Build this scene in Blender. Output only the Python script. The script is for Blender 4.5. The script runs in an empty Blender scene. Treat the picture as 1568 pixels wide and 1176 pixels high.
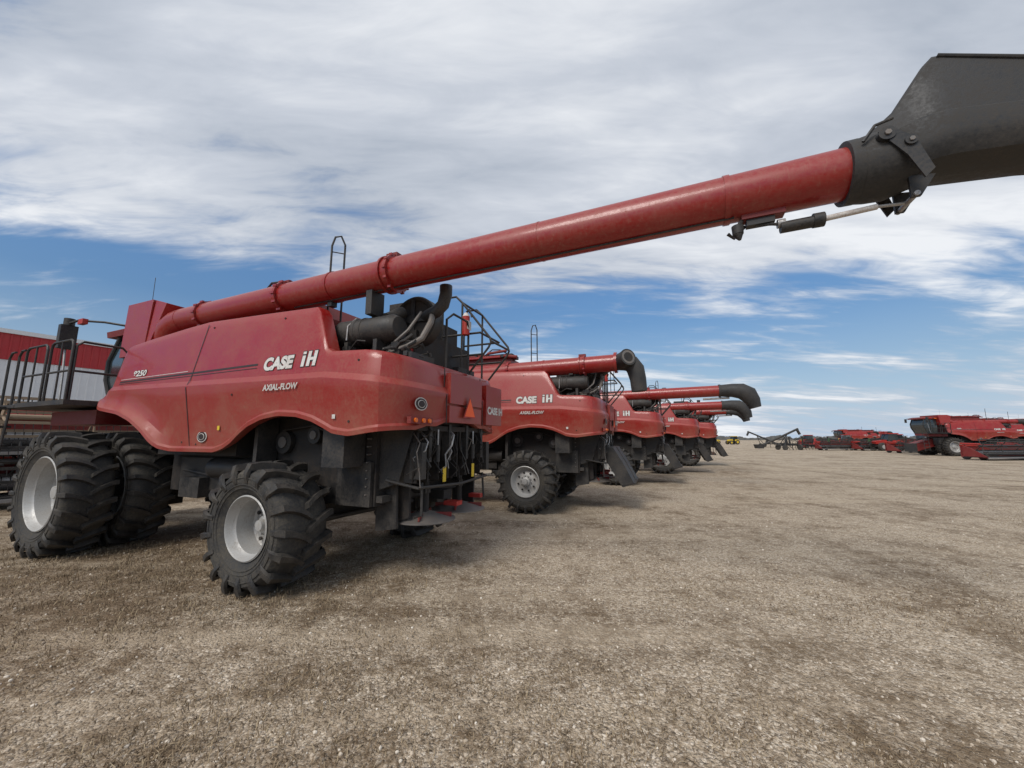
import bpy, bmesh, math, random
import numpy as np
from mathutils import Vector, Matrix, noise
random.seed(4); np.random.seed(4)
scene=bpy.context.scene
scene.view_settings.view_transform='Standard'
scene.view_settings.look='None'
scene.view_settings.exposure=0
R=math.radians
# ------------------------------------------------------------------ materials
def nt(name):
    m=bpy.data.materials.new(name); m.use_nodes=True
    n=m.node_tree; return m,n,n.nodes['Principled BSDF']
def N(n,t,**k):
    x=n.nodes.new(t)
    for a,b in k.items():
        if a in('operation','blend_type','data_type','noise_dimensions','feature','wave_type','sky_type','vector_type','interpolation','bands_direction'): setattr(x,a,b)
        else: x.inputs[a].default_value=b
    return x
def ramp(n,fac,stops):
    r=n.nodes.new('ShaderNodeValToRGB'); n.links.new(fac,r.inputs[0])
    e=r.color_ramp.elements
    while len(e)<len(stops): e.new(.5)
    for i,(p,c) in enumerate(stops):
        e[i].position=p; e[i].color=(c[0],c[1],c[2],1) if hasattr(c,'__len__') else (c,c,c,1)
    return r
def dusty(name,col,dust,amt=.35,rough=.4,metal=0,coat=0,scale=3,bump=.0,lowdust=0,scratch=0):
    m,n,b=nt(name)
    tc=n.nodes.new('ShaderNodeTexCoord')
    n1=N(n,'ShaderNodeTexNoise',Scale=scale,Detail=4,Roughness=.65); n.links.new(tc.outputs['Object'],n1.inputs['Vector'])
    n2=N(n,'ShaderNodeTexNoise',Scale=scale*14,Detail=3,Roughness=.7); n.links.new(tc.outputs['Object'],n2.inputs['Vector'])
    mul=N(n,'ShaderNodeMath',operation='MULTIPLY'); n.links.new(n1.outputs[0],mul.inputs[0]); n.links.new(n2.outputs[0],mul.inputs[1])
    r=ramp(n,mul.outputs[0],[(.16,0),(.42,amt)])
    fac=r.outputs[0]
    if lowdust:
        sp=n.nodes.new('ShaderNodeSeparateXYZ'); n.links.new(tc.outputs['Object'],sp.inputs[0])
        mr=N(n,'ShaderNodeMapRange'); n.links.new(sp.outputs[2],mr.inputs[0])
        mr.inputs[1].default_value=2.75; mr.inputs[2].default_value=1.9; mr.inputs[3].default_value=0; mr.inputs[4].default_value=lowdust
        ad=N(n,'ShaderNodeMath',operation='MULTIPLY_ADD'); n.links.new(mr.outputs[0],ad.inputs[0]); n.links.new(n1.outputs[0],ad.inputs[1]); n.links.new(fac,ad.inputs[2]); fac=ad.outputs[0]
    if scratch:
        mp=n.nodes.new('ShaderNodeMapping'); mp.inputs['Scale'].default_value=(9,9,1.3); n.links.new(tc.outputs['Object'],mp.inputs[0])
        n3=N(n,'ShaderNodeTexNoise',Scale=3.5,Detail=4,Roughness=.75); n.links.new(mp.outputs[0],n3.inputs['Vector'])
        r3=ramp(n,n3.outputs[0],[(.56,0),(.70,scratch)])
        ad=N(n,'ShaderNodeMath',operation='ADD'); n.links.new(r3.outputs[0],ad.inputs[0]); n.links.new(fac,ad.inputs[1]); ad.use_clamp=True; fac=ad.outputs[0]
    mx=N(n,'ShaderNodeMix',data_type='RGBA'); mx.inputs[6].default_value=(*col,1); mx.inputs[7].default_value=(*dust,1)
    n.links.new(fac,mx.inputs[0]); n.links.new(mx.outputs[2],b.inputs['Base Color'])
    rr=N(n,'ShaderNodeMath',operation='MULTIPLY_ADD'); n.links.new(fac,rr.inputs[0]); rr.inputs[1].default_value=.9; rr.inputs[2].default_value=rough
    n.links.new(rr.outputs[0],b.inputs['Roughness'])
    b.inputs['Metallic'].default_value=metal
    b.inputs['Coat Weight'].default_value=coat; b.inputs['Coat Roughness'].default_value=.10
    if bump:
        bp=N(n,'ShaderNodeBump',Strength=bump,Distance=.01); n.links.new(n2.outputs[0],bp.inputs['Height']); n.links.new(bp.outputs[0],b.inputs['Normal'])
    return m
M={}
M['red']=dusty('red_paint',(.29,.006,.006),(.30,.16,.10),.28,.30,coat=.22,scale=2.2,lowdust=.38,scratch=.20)
M['redt']=dusty('auger_paint',(.27,.007,.007),(.30,.15,.10),.28,.30,coat=.22,scale=1.6,scratch=.32)
M['redd']=dusty('red_paint_dark',(.18,.007,.007),(.24,.14,.1),.35,.45,scale=3)
M['redb']=dusty('red_bright',(.40,.015,.012),(.3,.15,.1),.3,.4)
M['black']=dusty('black_parts',(.014,.014,.015),(.13,.11,.09),.5,.45,scale=3)
M['dark']=dusty('dark_chassis',(.010,.010,.011),(.09,.07,.055),.6,.6,scale=4)
M['rubber']=dusty('tyre_rubber',(.020,.020,.021),(.15,.13,.10),.62,.60,scale=3,bump=.3,scratch=.14)
M['rubl']=dusty('tyre_lug',(.016,.016,.017),(.15,.125,.095),.5,.44,scale=6,bump=.3,scratch=.12)
M['rim']=dusty('rim_silver',(.44,.44,.43),(.3,.25,.2),.45,.42,metal=.3,scale=4,scratch=.35)
M['steel']=dusty('steel',(.42,.42,.42),(.25,.2,.16),.5,.4,metal=.8,scale=6)
M['disc']=dusty('worn_disc',(.16,.155,.15),(.3,.22,.16),.5,.5,metal=.4,scale=6)
M['plast']=dusty('spout_rubber',(.018,.018,.019),(.10,.09,.08),.6,.52,scale=2.5,bump=.15,scratch=.06)
M['white']=dusty('white_decal',(.66,.65,.62),(.35,.25,.2),.7,.5)
M['bdecal']=dusty('black_decal',(.02,.012,.012),(.1,.06,.05),.3,.5)
M['orange']=dusty('orange_sign',(.95,.12,.02),(.5,.2,.1),.1,.5)
M['amber']=dusty('amber_lens',(.8,.16,.01),(.5,.2,.1),.1,.25)
M['yellow']=dusty('yellow_label',(.7,.48,.02),(.4,.3,.1),.3,.5)
M['glass']=dusty('cab_glass',(.02,.028,.03),(.1,.1,.1),.15,.08,coat=.6)
M['tan']=dusty('tan_canvas',(.30,.22,.15),(.2,.15,.1),.4,.8)
M['green']=dusty('green_paint',(.03,.14,.03),(.2,.17,.1),.3,.5)
M['wallw']=dusty('white_cladding',(.72,.73,.74),(.5,.48,.45),.2,.5)
M['wallr']=dusty('red_cladding',(.42,.02,.025),(.4,.15,.12),.2,.5)
MI=list(M.keys())
# ------------------------------------------------------------------ mesh builder
class MB:
    def __init__(s): s.v=[];s.f=[];s.m=[]
    def add(s,vs,fs,mat):
        o=len(s.v); s.v+= [tuple(v) for v in vs]
        for f in fs: s.f.append(tuple(i+o for i in f)); s.m.append(mat)
    def box(s,lo,hi,mat,rot=None):
        c=Vector([(a+b)/2 for a,b in zip(lo,hi)]); h=Vector([(b-a)/2 for a,b in zip(lo,hi)])
        vs=[]
        for z in(-1,1):
            for y in(-1,1):
                for x in(-1,1):
                    p=Vector((x*h.x,y*h.y,z*h.z))
                    if rot is not None: p=rot@p
                    vs.append(p+c)
        s.add(vs,[(0,2,3,1),(4,5,7,6),(0,1,5,4),(2,6,7,3),(0,4,6,2),(1,3,7,5)],mat)
    def cyl(s,p0,p1,r0,mat,r1=None,n=12,caps=True):
        p0=Vector(p0);p1=Vector(p1); r1=r0 if r1 is None else r1
        d=(p1-p0).normalized(); a=d.orthogonal().normalized(); b=d.cross(a)
        vs=[]
        for p,r in((p0,r0),(p1,r1)):
            for i in range(n):
                t=2*math.pi*i/n; vs.append(p+(a*math.cos(t)+b*math.sin(t))*r)
        fs=[(i,(i+1)%n,n+(i+1)%n,n+i) for i in range(n)]
        if caps: fs+= [tuple(range(n))[::-1],tuple(range(n,2*n))]
        s.add(vs,fs,mat)
    def tube(s,pts,r,mat,n=8):
        pts=[Vector(p) for p in pts]; rs=r if hasattr(r,'__len__') else [r]*len(pts)
        L=len(pts); vs=[]; a=None
        for i,p in enumerate(pts):
            d=(pts[min(i+1,L-1)]-pts[max(i-1,0)]).normalized()
            if a is None: a=d.orthogonal().normalized()
            a=(a-d*a.dot(d)).normalized(); b=d.cross(a)
            for k in range(n):
                t=2*math.pi*k/n; vs.append(p+(a*math.cos(t)+b*math.sin(t))*rs[i])
        fs=[(i*n+k,i*n+(k+1)%n,(i+1)*n+(k+1)%n,(i+1)*n+k) for i in range(L-1) for k in range(n)]
        fs+=[tuple(range(n))[::-1],tuple(range((L-1)*n,L*n))]
        s.add(vs,fs,mat)
    def lathe(s,prof,c,mat,n=48,ax='y'):
        vs=[];m=len(prof)
        for i in range(n):
            t=2*math.pi*i/n
            for y,r in prof:
                if ax=='y': vs.append((c[0]+r*math.cos(t),c[1]+y,c[2]+r*math.sin(t)))
                elif ax=='x': vs.append((c[0]+y,c[1]+r*math.cos(t),c[2]+r*math.sin(t)))
                else: vs.append((c[0]+r*math.cos(t),c[1]+r*math.sin(t),c[2]+y))
        fs=[(i*m+k,i*m+k+1,((i+1)%n)*m+k+1,((i+1)%n)*m+k) for i in range(n) for k in range(m-1)]
        s.add(vs,fs,mat)
    def grid(s,rows,mat):
        m=len(rows[0]); vs=[p for r in rows for p in r]; fs=[]
        for i in range(len(rows)-1):
            for k in range(m-1): fs.append((i*m+k,i*m+k+1,(i+1)*m+k+1,(i+1)*m+k))
        s.add(vs,fs,mat)
    def prism(s,poly,y0,y1,mat):
        n=len(poly); vs=[(x,y0,z) for x,z in poly]+[(x,y1,z) for x,z in poly]
        s.add(vs,[tuple(range(n)),tuple(range(n,2*n))[::-1]]+[(i,n+i,n+(i+1)%n,(i+1)%n) for i in range(n)],mat)
    def mesh(s,name,ang=35):
        me=bpy.data.meshes.new(name); me.from_pydata(s.v,[],s.f)
        used=sorted(set(s.m),key=MI.index)
        for u in used: me.materials.append(M[u])
        ix={u:i for i,u in enumerate(used)}
        me.polygons.foreach_set('material_index',[ix[x] for x in s.m])
        me.polygons.foreach_set('use_smooth',[True]*len(s.f))
        bm=bmesh.new(); bm.from_mesh(me); bmesh.ops.recalc_face_normals(bm,faces=bm.faces); bm.to_mesh(me); bm.free()
        me.set_sharp_from_angle(angle=R(ang)); me.update()
        return me
def link(name,me,parent=None,bevel=0,loc=None,rotz=None):
    o=bpy.data.objects.new(name,me); scene.collection.objects.link(o)
    if parent: o.parent=parent
    if loc: o.location=loc
    if rotz is not None: o.rotation_euler[2]=rotz
    if bevel:
        b=o.modifiers.new('bevel','BEVEL'); b.width=bevel; b.segments=2; b.limit_method='ANGLE'; b.angle_limit=R(40)
    return o
def empty(name,loc,rotz=0,sc=1):
    o=bpy.data.objects.new(name,None); scene.collection.objects.link(o); o.location=loc; o.rotation_euler[2]=rotz; o.scale=(sc,)*3
    o.empty_display_size=.3
    return o
def interp(x,pts):
    if x<=pts[0][0]: return pts[0][1]
    for (a,b),(c,d) in zip(pts,pts[1:]):
        if x<=c: return b+(d-b)*(x-a)/(c-a)
    return pts[-1][1]
# ------------------------------------------------------------------ wheel (axis y, outer face towards -y)
def wheel(name,Rr,w,rr,nl,lugw,rimstyle,lugh=.072,slant=.62):
    b=MB(); C=(0,0,0)
    Rc=Rr-lugh
    half=[(-w*.34,rr-.02),(-w*.39,rr+.01),(-w*.40,rr+.035),(-w*.47,rr+(Rc-rr)*.28),(-w*.505,rr+(Rc-rr)*.55),(-w*.49,rr+(Rc-rr)*.8),(-w*.455,Rc-.045),(-w*.38,Rc-.012),(-w*.2,Rc),(0,Rc+.004)]
    prof=half+[(-y,r) for y,r in half[:-1][::-1]]
    b.lathe(prof,C,'rubber',64)
    for q in(.30,.42,.66):
        yy=w*.475 if q<.4 else (w*.49 if q<.5 else w*.505)
        rq=rr+(Rc-rr)*q
        for sgn in(-1,1):
            b.lathe([(sgn*(yy-.012),rq-.012),(sgn*(yy+.006),rq-.004),(sgn*(yy+.006),rq+.004),(sgn*(yy-.012),rq+.012)],C,'rubber',64)
    for side in(-1,1):
        for i in range(nl):
            ph0=2*math.pi*(i+(.5 if side>0 else 0))/nl
            secs=[]
            st=[(-.03,0,1),(.10,.0,1),(.22,.0,1.05),(.34,.0,1.1),(.44,.0,1.2),(.49,.0,1.25),(.512,.08,1.15),(.51,.15,.9)]
            for (u,drop,wk) in st:
                y=u*w; base=Rc-.02-drop if drop else Rc-.02
                top=(Rr-.004*abs(u)) - (0.0 if u<.44 else (.012 if u<.5 else .05)) - drop*.8
                if u>.5: top=min(top,Rr-.06-drop*.6)
                ph=ph0+slant*(y/Rr)*(1.25-.55*u/.5)
                hw=lugw*wk/2/Rr
                yo=y*side; pts=[]
                yt=yo+(side*.024 if u>.5 else 0)
                for (dp,rad,yv) in((-hw*1.4,base,yo),(-hw,top,yt),(hw,top,yt),(hw*1.4,base,yo)):
                    pts.append((rad*math.cos(ph+dp),yv,rad*math.sin(ph+dp)))
                secs.append(pts)
            b.grid(secs,'rubl')
            b.add(secs[0],[(0,1,2,3)],'rubl'); b.add(secs[-1],[(3,2,1,0)],'rubl')
    e=w*.36
    if rimstyle==0:
        prof=[(-e-.035,rr+.012),(-e-.045,rr-.004),(-e-.03,rr-.016),(-e+.03,rr-.03),(-e+.06,rr-.06),(e*.1,rr-.075),(e*.2,rr-.10),(e*.15,rr-.16),(e*.02,rr*.38),(e*.02,rr*.30)]
    else:
        prof=[(-e-.035,rr+.012),(-e-.045,rr-.004),(-e-.03,rr-.016),(-e+.03,rr-.03),(-e+.05,rr-.05),(-e*.55,rr-.06),(-e*.5,rr-.09),(-e*.60,rr*.55),(-e*.7,rr*.45),(-e*.7,rr*.28)]
    b.lathe(prof,C,'rim',48)
    b.lathe([(e+.03,rr+.01),(e-.02,rr-.02),(e*.3,rr-.07)],C,'rim',32)
    yh=prof[-1][0]
    b.lathe([(yh,rr*.31),(yh-.05,rr*.29),(yh-.07,rr*.2),(yh-.12,rr*.17),(yh-.125,0.001)],C,'rim',24)
    for k in range(10):
        t=2*math.pi*k/10; q=rr*.37
        b.cyl((q*math.cos(t),yh+.01,q*math.sin(t)),(q*math.cos(t),yh-.035,q*math.sin(t)),.014,'steel',n=6)
    for k in range(8):
        t=2*math.pi*(k+.5)/8; q=rr*.60
        yy=prof[-2][0]*.5+prof[-3][0]*.5
        b.cyl((q*math.cos(t),yy-.018,q*math.sin(t)),(q*math.cos(t),yy+.0,q*math.sin(t)),.024,'dark',n=10)
    return b.mesh(name,40)
W_rear=wheel('rear_wheel',.77,.66,.37,17,.058,0)
W_rear2=wheel('rear_wheel_b',.77,.56,.37,20,.048,1)
W_front=wheel('front_wheel',.97,.60,.56,22,.052,0)
# ------------------------------------------------------------------ combine body
TOP=[(-4.5,3.36),(-4.3,3.42),(-3.67,3.50),(-2.6,3.60),(-2.0,3.64),(-.71,3.60),(.36,3.56),(.44,3.48),(.74,2.93),(.82,2.885),(1.34,2.86),(1.9,2.80)]
BOT=[(-4.5,2.42),(-4.3,2.30),(-4.1,2.26),(-3.59,2.19),(-3.25,2.08),(-2.95,1.92),(-2.6,1.66),(-2.4,1.61),(-1.36,1.61),(-1.15,1.66),(-.97,1.74),(-.78,1.86),(-.59,1.96),(-.3,2.05),(.02,2.09),(.35,2.07),(.61,2.01),(.8,1.93),(.95,1.86),(1.2,1.83),(1.5,1.87),(1.9,1.92)]
CR=[(-4.5,2.70),(-2,2.66),(.8,2.62),(1.5,2.54),(1.9,2.48)]
def soff(z,zc):
    if z>zc: return .19*(z-zc)
    if z>zc-.09: return .55*(z-zc)
    return -.0495+.16*(zc-.09-z)
def surfy(x,z): return -1.49+soff(z,interp(x,CR))
def flare(x): return max(0,min(1,(-2.35-x)/.35))
def body():
    b=MB(); st=[]
    xs=[-4.5+.08*i for i in range(74)]; xs=[x for x in xs if x<1.38]
    xs=sorted(set(xs+[.36,.40,.44,.74,.78,.82]))
    for x in xs: st.append((x,-1.49,0,1))
    for (x,y,nx,ny) in((1.50,-1.475,-.25,.95),(1.60,-1.43,-.5,.85),(1.70,-1.32,-.8,.6),(1.77,-1.18,-.95,.3),(1.80,-1.0,-1,0.05)): st.append((x,y,nx,ny))
    for y in np.linspace(-.8,.8,9): st.append((1.81,float(y),-1,0))
    for s in st[:len(xs)+5][::-1]: st.append((s[0],-s[1],s[2],-s[3]))
    rows=[]
    for (x,y,nx,ny) in st:
        zt=interp(x,TOP);zb=interp(x,BOT);zc=interp(x,CR)
        if abs(y)<.9 and x>1.75: zb=1.96 if abs(y)>.5 else 2.02
        zc=min(zc,zt-.1); col=[]
        fr=max(0,(-4.1-x))**2*.9
        fl=flare(x)
        def P(z,off):
            off+=fr
            off-=fl*.13*math.exp(-((z-zb)/.16)**2)
            col.append((x+nx*off,y+ny*off,z))
        lo=lambda z:soff(z,zc)
        P(zb+.02,.16);P(zb,.05+lo(zb)-.03);P(zb,lo(zb)-.03);P(zb+.05,lo(zb+.05)-.028);P(zb+.08,lo(zb+.08)-.005)
        zl=zc-.10
        for t in(.15,.35,.55,.78): z=zb+.08+(zl-zb-.08)*t; P(z,lo(z))
        P(zc-.10,lo(zc-.10));P(zc-.085,lo(zc-.085)+.001);P(zc-.008,.0);P(zc+.012,.003)
        up=lambda z:.19*(z-zc)
        for t in(.15,.35,.55,.75,.9): z=zc+(zt-.05-zc)*t; P(z,up(z))
        P(zt-.03,up(zt)+.006);P(zt-.01,up(zt)+.02);P(zt,up(zt)+.05);P(zt-.005,up(zt)+.2);P(zt-.1,up(zt)+.22)
        rows.append(col)
    b.grid(rows,'red')
    def seam(x,z0,z1,wd=.012):
        n=24; r=[]
        for i in range(n+1):
            z=z0+(z1-z0)*i/n; y=surfy(x,z)-.005
            r.append([(x-wd/2,y,z),(x+wd/2,y,z)])
        b.grid(r,'bdecal')
    seam(-1.96,1.69,3.57,.018)
    def stripe(x0,x1,z0,z1,wd,mat):
        n=30; r=[]
        for i in range(n+1):
            t=i/n;x=x0+(x1-x0)*t; z=z0+(z1-z0)*t
            r.append([(x,surfy(x,z-wd/2)-.004,z-wd/2),(x,surfy(x,z+wd/2)-.004,z+wd/2)])
        b.grid(r,mat)
    stripe(-4.0,-.5,2.75,2.80,.028,'bdecal'); stripe(-4.0,-.5,2.715,2.75,.010,'bdecal')
    stripe(-4.0,-2.1,2.79,2.815,.008,'white')
    for y in(-.42,.62):
        b.box((1.855,y-.008,2.0),(1.862,y+.008,2.40),'bdecal'); b.box((1.81,y-.008,2.5),(1.818,y+.008,2.76),'bdecal')
    b.box((1.80,-.36,2.28),(1.88,.56,2.70),'red'); b.box((1.8,.70,2.02),(1.89,1.28,2.66),'red')
    b.box((1.80,-.36,2.02),(1.87,.56,2.25),'red')
    for (c,ax) in(((-1.63,surfy(-1.63,1.83),1.83),'y'),((1.845,-.98,2.22),'x')):
        for r,mat,o in((.1,'white',.010),(.085,'bdecal',.014),(.06,'white',.018),(.05,'bdecal',.022)):
            vs=[]
            for i in range(24):
                t=2*math.pi*i/24
                if ax=='y': vs.append((c[0]+r*1.15*math.cos(t),c[1]-o,c[2]+r*.8*math.sin(t)))
                else: vs.append((c[0]+o,c[1]+r*1.25*math.cos(t),c[2]+r*.8*math.sin(t)))
            b.add(vs,[tuple(range(24))],mat)
    b.box((1.79,-1.16,1.98),(1.85,-.72,2.06),'redd')
    for y in(-1.08,-.92,-.80): b.cyl((1.84,y,2.02),(1.87,y,2.02),.028,'amber',n=12)
    b.add([(1.92,-.07,2.10),(1.92,.29,2.10),(1.92,.11,2.42)],[(0,1,2)],'redb')
    b.add([(1.925,-.04,2.117),(1.925,.26,2.117),(1.925,.11,2.385)],[(0,1,2)],'orange')
    b.box((1.87,.08,2.15),(1.915,.14,2.30),'black')
    for (x,z) in((-4.0,2.4),(-2.15,1.75),(-1.8,1.72),(-.9,2.4),(1.2,2.0),(1.3,2.72),(-.2,3.45),(-1.8,3.5)):
        y=surfy(x,z); b.cyl((x,y+.01,z),(x,y-.008,z),.014,'dark',n=10)
    for (x,z,w_,h_,mt) in((-1.2,1.95,.05,.06,'yellow'),(1.0,2.06,.05,.05,'white')):
        y=min(surfy(x,z-h_),surfy(x,z+h_))-.004; b.box((x-w_,y-.002,z-h_/2),(x,y,z+h_/2),mt)
    b.box((-4.15,-1.22,2.5),(.36,1.22,3.46),'redd')
    b.box((.33,-1.23,2.5),(1.62,1.23,2.80),'dark')
    return b.mesh('body_panels',20)
def tank():
    b=MB()
    def hexa(bt,tp,mat):
        b.add(bt+tp,[(0,1,2,3),(4,7,6,5),(0,4,5,1),(1,5,6,2),(2,6,7,3),(3,7,4,0)],mat)
    hexa([(-4.85,-1.22,3.3),(-4.05,-1.22,3.3),(-4.05,1.22,3.3),(-4.85,1.22,3.3)],[(-4.95,-1.15,4.36),(-4.10,-1.15,4.36),(-4.1,1.15,4.36),(-4.95,1.15,4.36)],'red')
    hexa([(-4.06,-1.20,3.40),(-3.98,-1.20,3.40),(-3.98,-.8,3.4),(-4.06,-.8,3.4)],[(-4.06,-1.12,4.35),(-3.75,-1.10,4.26),(-3.75,-.8,4.26),(-4.06,-.8,4.35)],'red')
    hexa([(-4.1,-.72,3.4),(-.55,-.72,3.4),(-.55,1.1,3.4),(-4.1,1.1,3.4)],[(-4.1,-.68,4.12),(-.85,-.68,4.12),(-.85,1.05,4.12),(-4.1,1.05,4.12)],'redd')
    b.box((-3.9,-.80,4.12),(-1.1,.2,4.18),'red'); b.box((-3.8,-.74,4.20),(-1.5,.9,4.25),'redd')
    for x in(-3.4,-2.6,-1.9): b.box((x,-.80,4.18),(x+.05,.5,4.28),'black')
    b.box((-1.55,-.76,4.13),(-.75,-.2,4.22),'black'); b.cyl((-1.5,-.78,4.26),(-.9,-.8,4.30),.04,'redd'); b.cyl((-1.0,-.75,4.16),(-.6,-.75,4.10),.05,'redd')
    b.tube([(-1.6,-.78,4.2),(-1.35,-.8,4.36),(-1.1,-.8,4.34),(-.9,-.78,4.22)],.018,'black')
    b.tube([(-4.6,-.95,4.3),(-4.6,-.95,4.95)],.006,'black',5)
    return b.mesh('grain_tank',30)
def chassis():
    b=MB()
    b.box((-3.3,-.92,.95),(1.15,.92,2.75),'dark')
    b.box((-3.2,-1.2,1.55),(-1.2,-.9,2.5),'dark'); b.box((-1.2,-1.3,2.1),(1.1,-.9,2.6),'dark'); b.box((-1.2,.9,2.1),(1.4,1.3,2.6),'dark')
    b.box((-2.9,-1.0,1.0),(-1.1,-.93,1.5),'black')
    b.box((-5.0,-.6,1.1),(-3.3,.6,2.2),'dark')
    b.cyl((-4.45,-1.7,.96),(-4.45,1.7,.96),.16,'dark',n=16)
    b.box((-4.7,-.62,.6),(-4.0,-.35,1.4),'dark'); b.box((-4.7,.35,.6),(-4.0,.62,1.4),'dark')
    b.box((-.14,-1.2,.66),(.14,1.2,.9),'dark')
    for s in(-1,1): b.box((-.2,s*1.1-.1,.5),(.2,s*1.1+.1,1.0),'dark')
    b.cyl((.2,-.9,.72),(.35,.9,.72),.035,'black')
    b.box((-.75,-1.25,1.0),(-.68,-.95,2.1),'black'); b.box((.62,-1.30,1.45),(.98,-.95,1.95),'black')
    b.box((.55,-.98,.95),(1.12,-.93,1.5),'black')
    for i in range(9):
        z=1.1+.1*i
        b.cyl((1.06,-1.0,z),(1.06,-.925,z),.010,'disc',n=6)
    for (x,z,r_) in((-.5,1.75,.16),(.1,1.85,.12),(.5,1.7,.14)):
        b.cyl((x,-1.0,z),(x,-.93,z),r_,'black',n=20); b.cyl((x,-1.02,z),(x,-1.0,z),r_*.5,'disc',n=14)
    b.tube([(-.5,-1.01,1.92),(.1,-1.01,1.98),(.5,-1.01,1.85)],.015,'black')
    b.tube([(-2.8,-1.0,1.3),(-1.6,-1.05,1.2),(-.6,-1.05,1.25),(.5,-1.02,1.15)],.022,'black')
    b.prism([(1.15,2.3),(1.62,2.25),(1.66,1.9),(1.46,1.25),(1.15,1.15)],-.86,1.05,'black')
    for i in range(8):
        y=-.8+i*.24
        b.box((1.5,y-.012,1.25),(1.69,y+.012,1.9),'dark')
    b.box((1.60,-.86,1.90),(1.74,1.05,1.97),'dark')
    b.prism([(.98,1.60),(1.30,1.58),(1.34,.66),(1.0,.60)],-.72,-.68,'black')
    b.prism([(1.05,1.6),(1.42,1.56),(1.44,.78),(1.08,.66)],-.60,-.56,'dark')
    b.prism([(1.05,1.6),(1.46,1.56),(1.44,.72),(1.02,.66)],1.12,1.16,'black')
    b.box((1.0,-.90,1.3),(1.12,-.68,1.6),'black')
    for y in(-.22,.68):
        b.lathe([(-.0,.42),(.012,.42),(.05,.30),(.10,.12),(.11,.001)],(1.42,y,.70),'disc',36,'z'); b.lathe([(0,.42),(0,.001)],(1.42,y,.699),'dark',36,'z')
        b.cyl((1.42,y,.80),(1.42,y,1.25),.05,'dark')
        for k in range(4):
            t=k*math.pi/2+.4
            rot=Matrix.Rotation(t,3,'Z')
            c=Vector((1.42,y,.765))+rot@Vector((.24,0,0))
            b.box(c-Vector((.13,.010,.03)),c+Vector((.13,.010,.03)),'redd' ,rot)
        b.box((1.10,y-.06,1.05),(1.46,y+.06,1.15),'black')
    b.box((1.50,.12,.84),(1.72,.28,.90),'redb'); b.box((1.45,.95,.84),(1.66,1.08,.90),'redb'); b.box((1.2,.12,.92),(1.5,.34,1.05),'dark')
    b.box((1.1,-.9,1.0),(1.25,1.1,1.08),'black')
    b.tube([(1.3,-.9,1.28),(1.75,-.85,1.20),(1.78,.1,1.16),(1.75,1.0,1.2),(1.3,1.05,1.28)],.02,'black')
    b.tube([(1.70,-.7,1.25),(1.72,-.72,.85),(1.6,-.7,.82)],.018,'black'); b.tube([(1.70,.95,1.25),(1.72,.97,.85)],.018,'black')
    b.box((1.745,-.30,1.22),(1.749,-.22,1.42),'yellow'); b.box((1.745,.50,1.22),(1.749,.58,1.42),'yellow'); b.box((1.69,-.80,1.62),(1.694,-.62,1.68),'yellow')
    random.seed(9)
    for i in range(18):
        y=-.95+random.random()*1.9
        p=[(1.55+random.random()*.2,y,2.0-random.random()*.1)]
        for k in range(5): p.append((1.62+random.random()*.22,p[-1][1]+(random.random()-.5)*.14,p[-1][2]-.09-random.random()*.09))
        b.tube(p,random.choice([.007,.010,.014]),random.choice(['black','black','dark','dark','disc']) if i%6 else 'steel',6)
    for y in(-.62,-.15,.33,.8):
        b.box((1.64,y-.03,1.5),(1.76,y+.03,2.0),'black')
    for y in(-.5,.45):
        b.cyl((1.79,y,1.5),(1.79,y,1.72),.03,'black',n=10); b.cyl((1.79,y,1.72),(1.79,y,1.92),.012,'steel',n=8)
    for y in (-.78,.98):
        b.box((1.6,y-.05,1.3),(1.78,y+.05,1.75),'black')
    b.cyl((-.9,-.98,1.35),(-2.0,-.98,1.35),.16,'black',n=18)
    b.box((-2.6,-1.15,.9),(-2.1,-.9,1.2),'black')
    return b.mesh('chassis_and_chopper',35)
def chute():
    b=MB()
    for y0,y1 in((-.6,.1),(.25,.95)):
        b.prism([(1.55,1.62),(1.95,1.58),(2.18,1.2),(2.42,.72),(2.12,.64),(1.85,1.1)],y0,y1,'black')
        b.prism([(2.42,.73),(2.46,.70),(2.16,.60),(2.12,.63)],y0-.03,y1+.03,'dark')
    return b.mesh('straw_chute',30)
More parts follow.
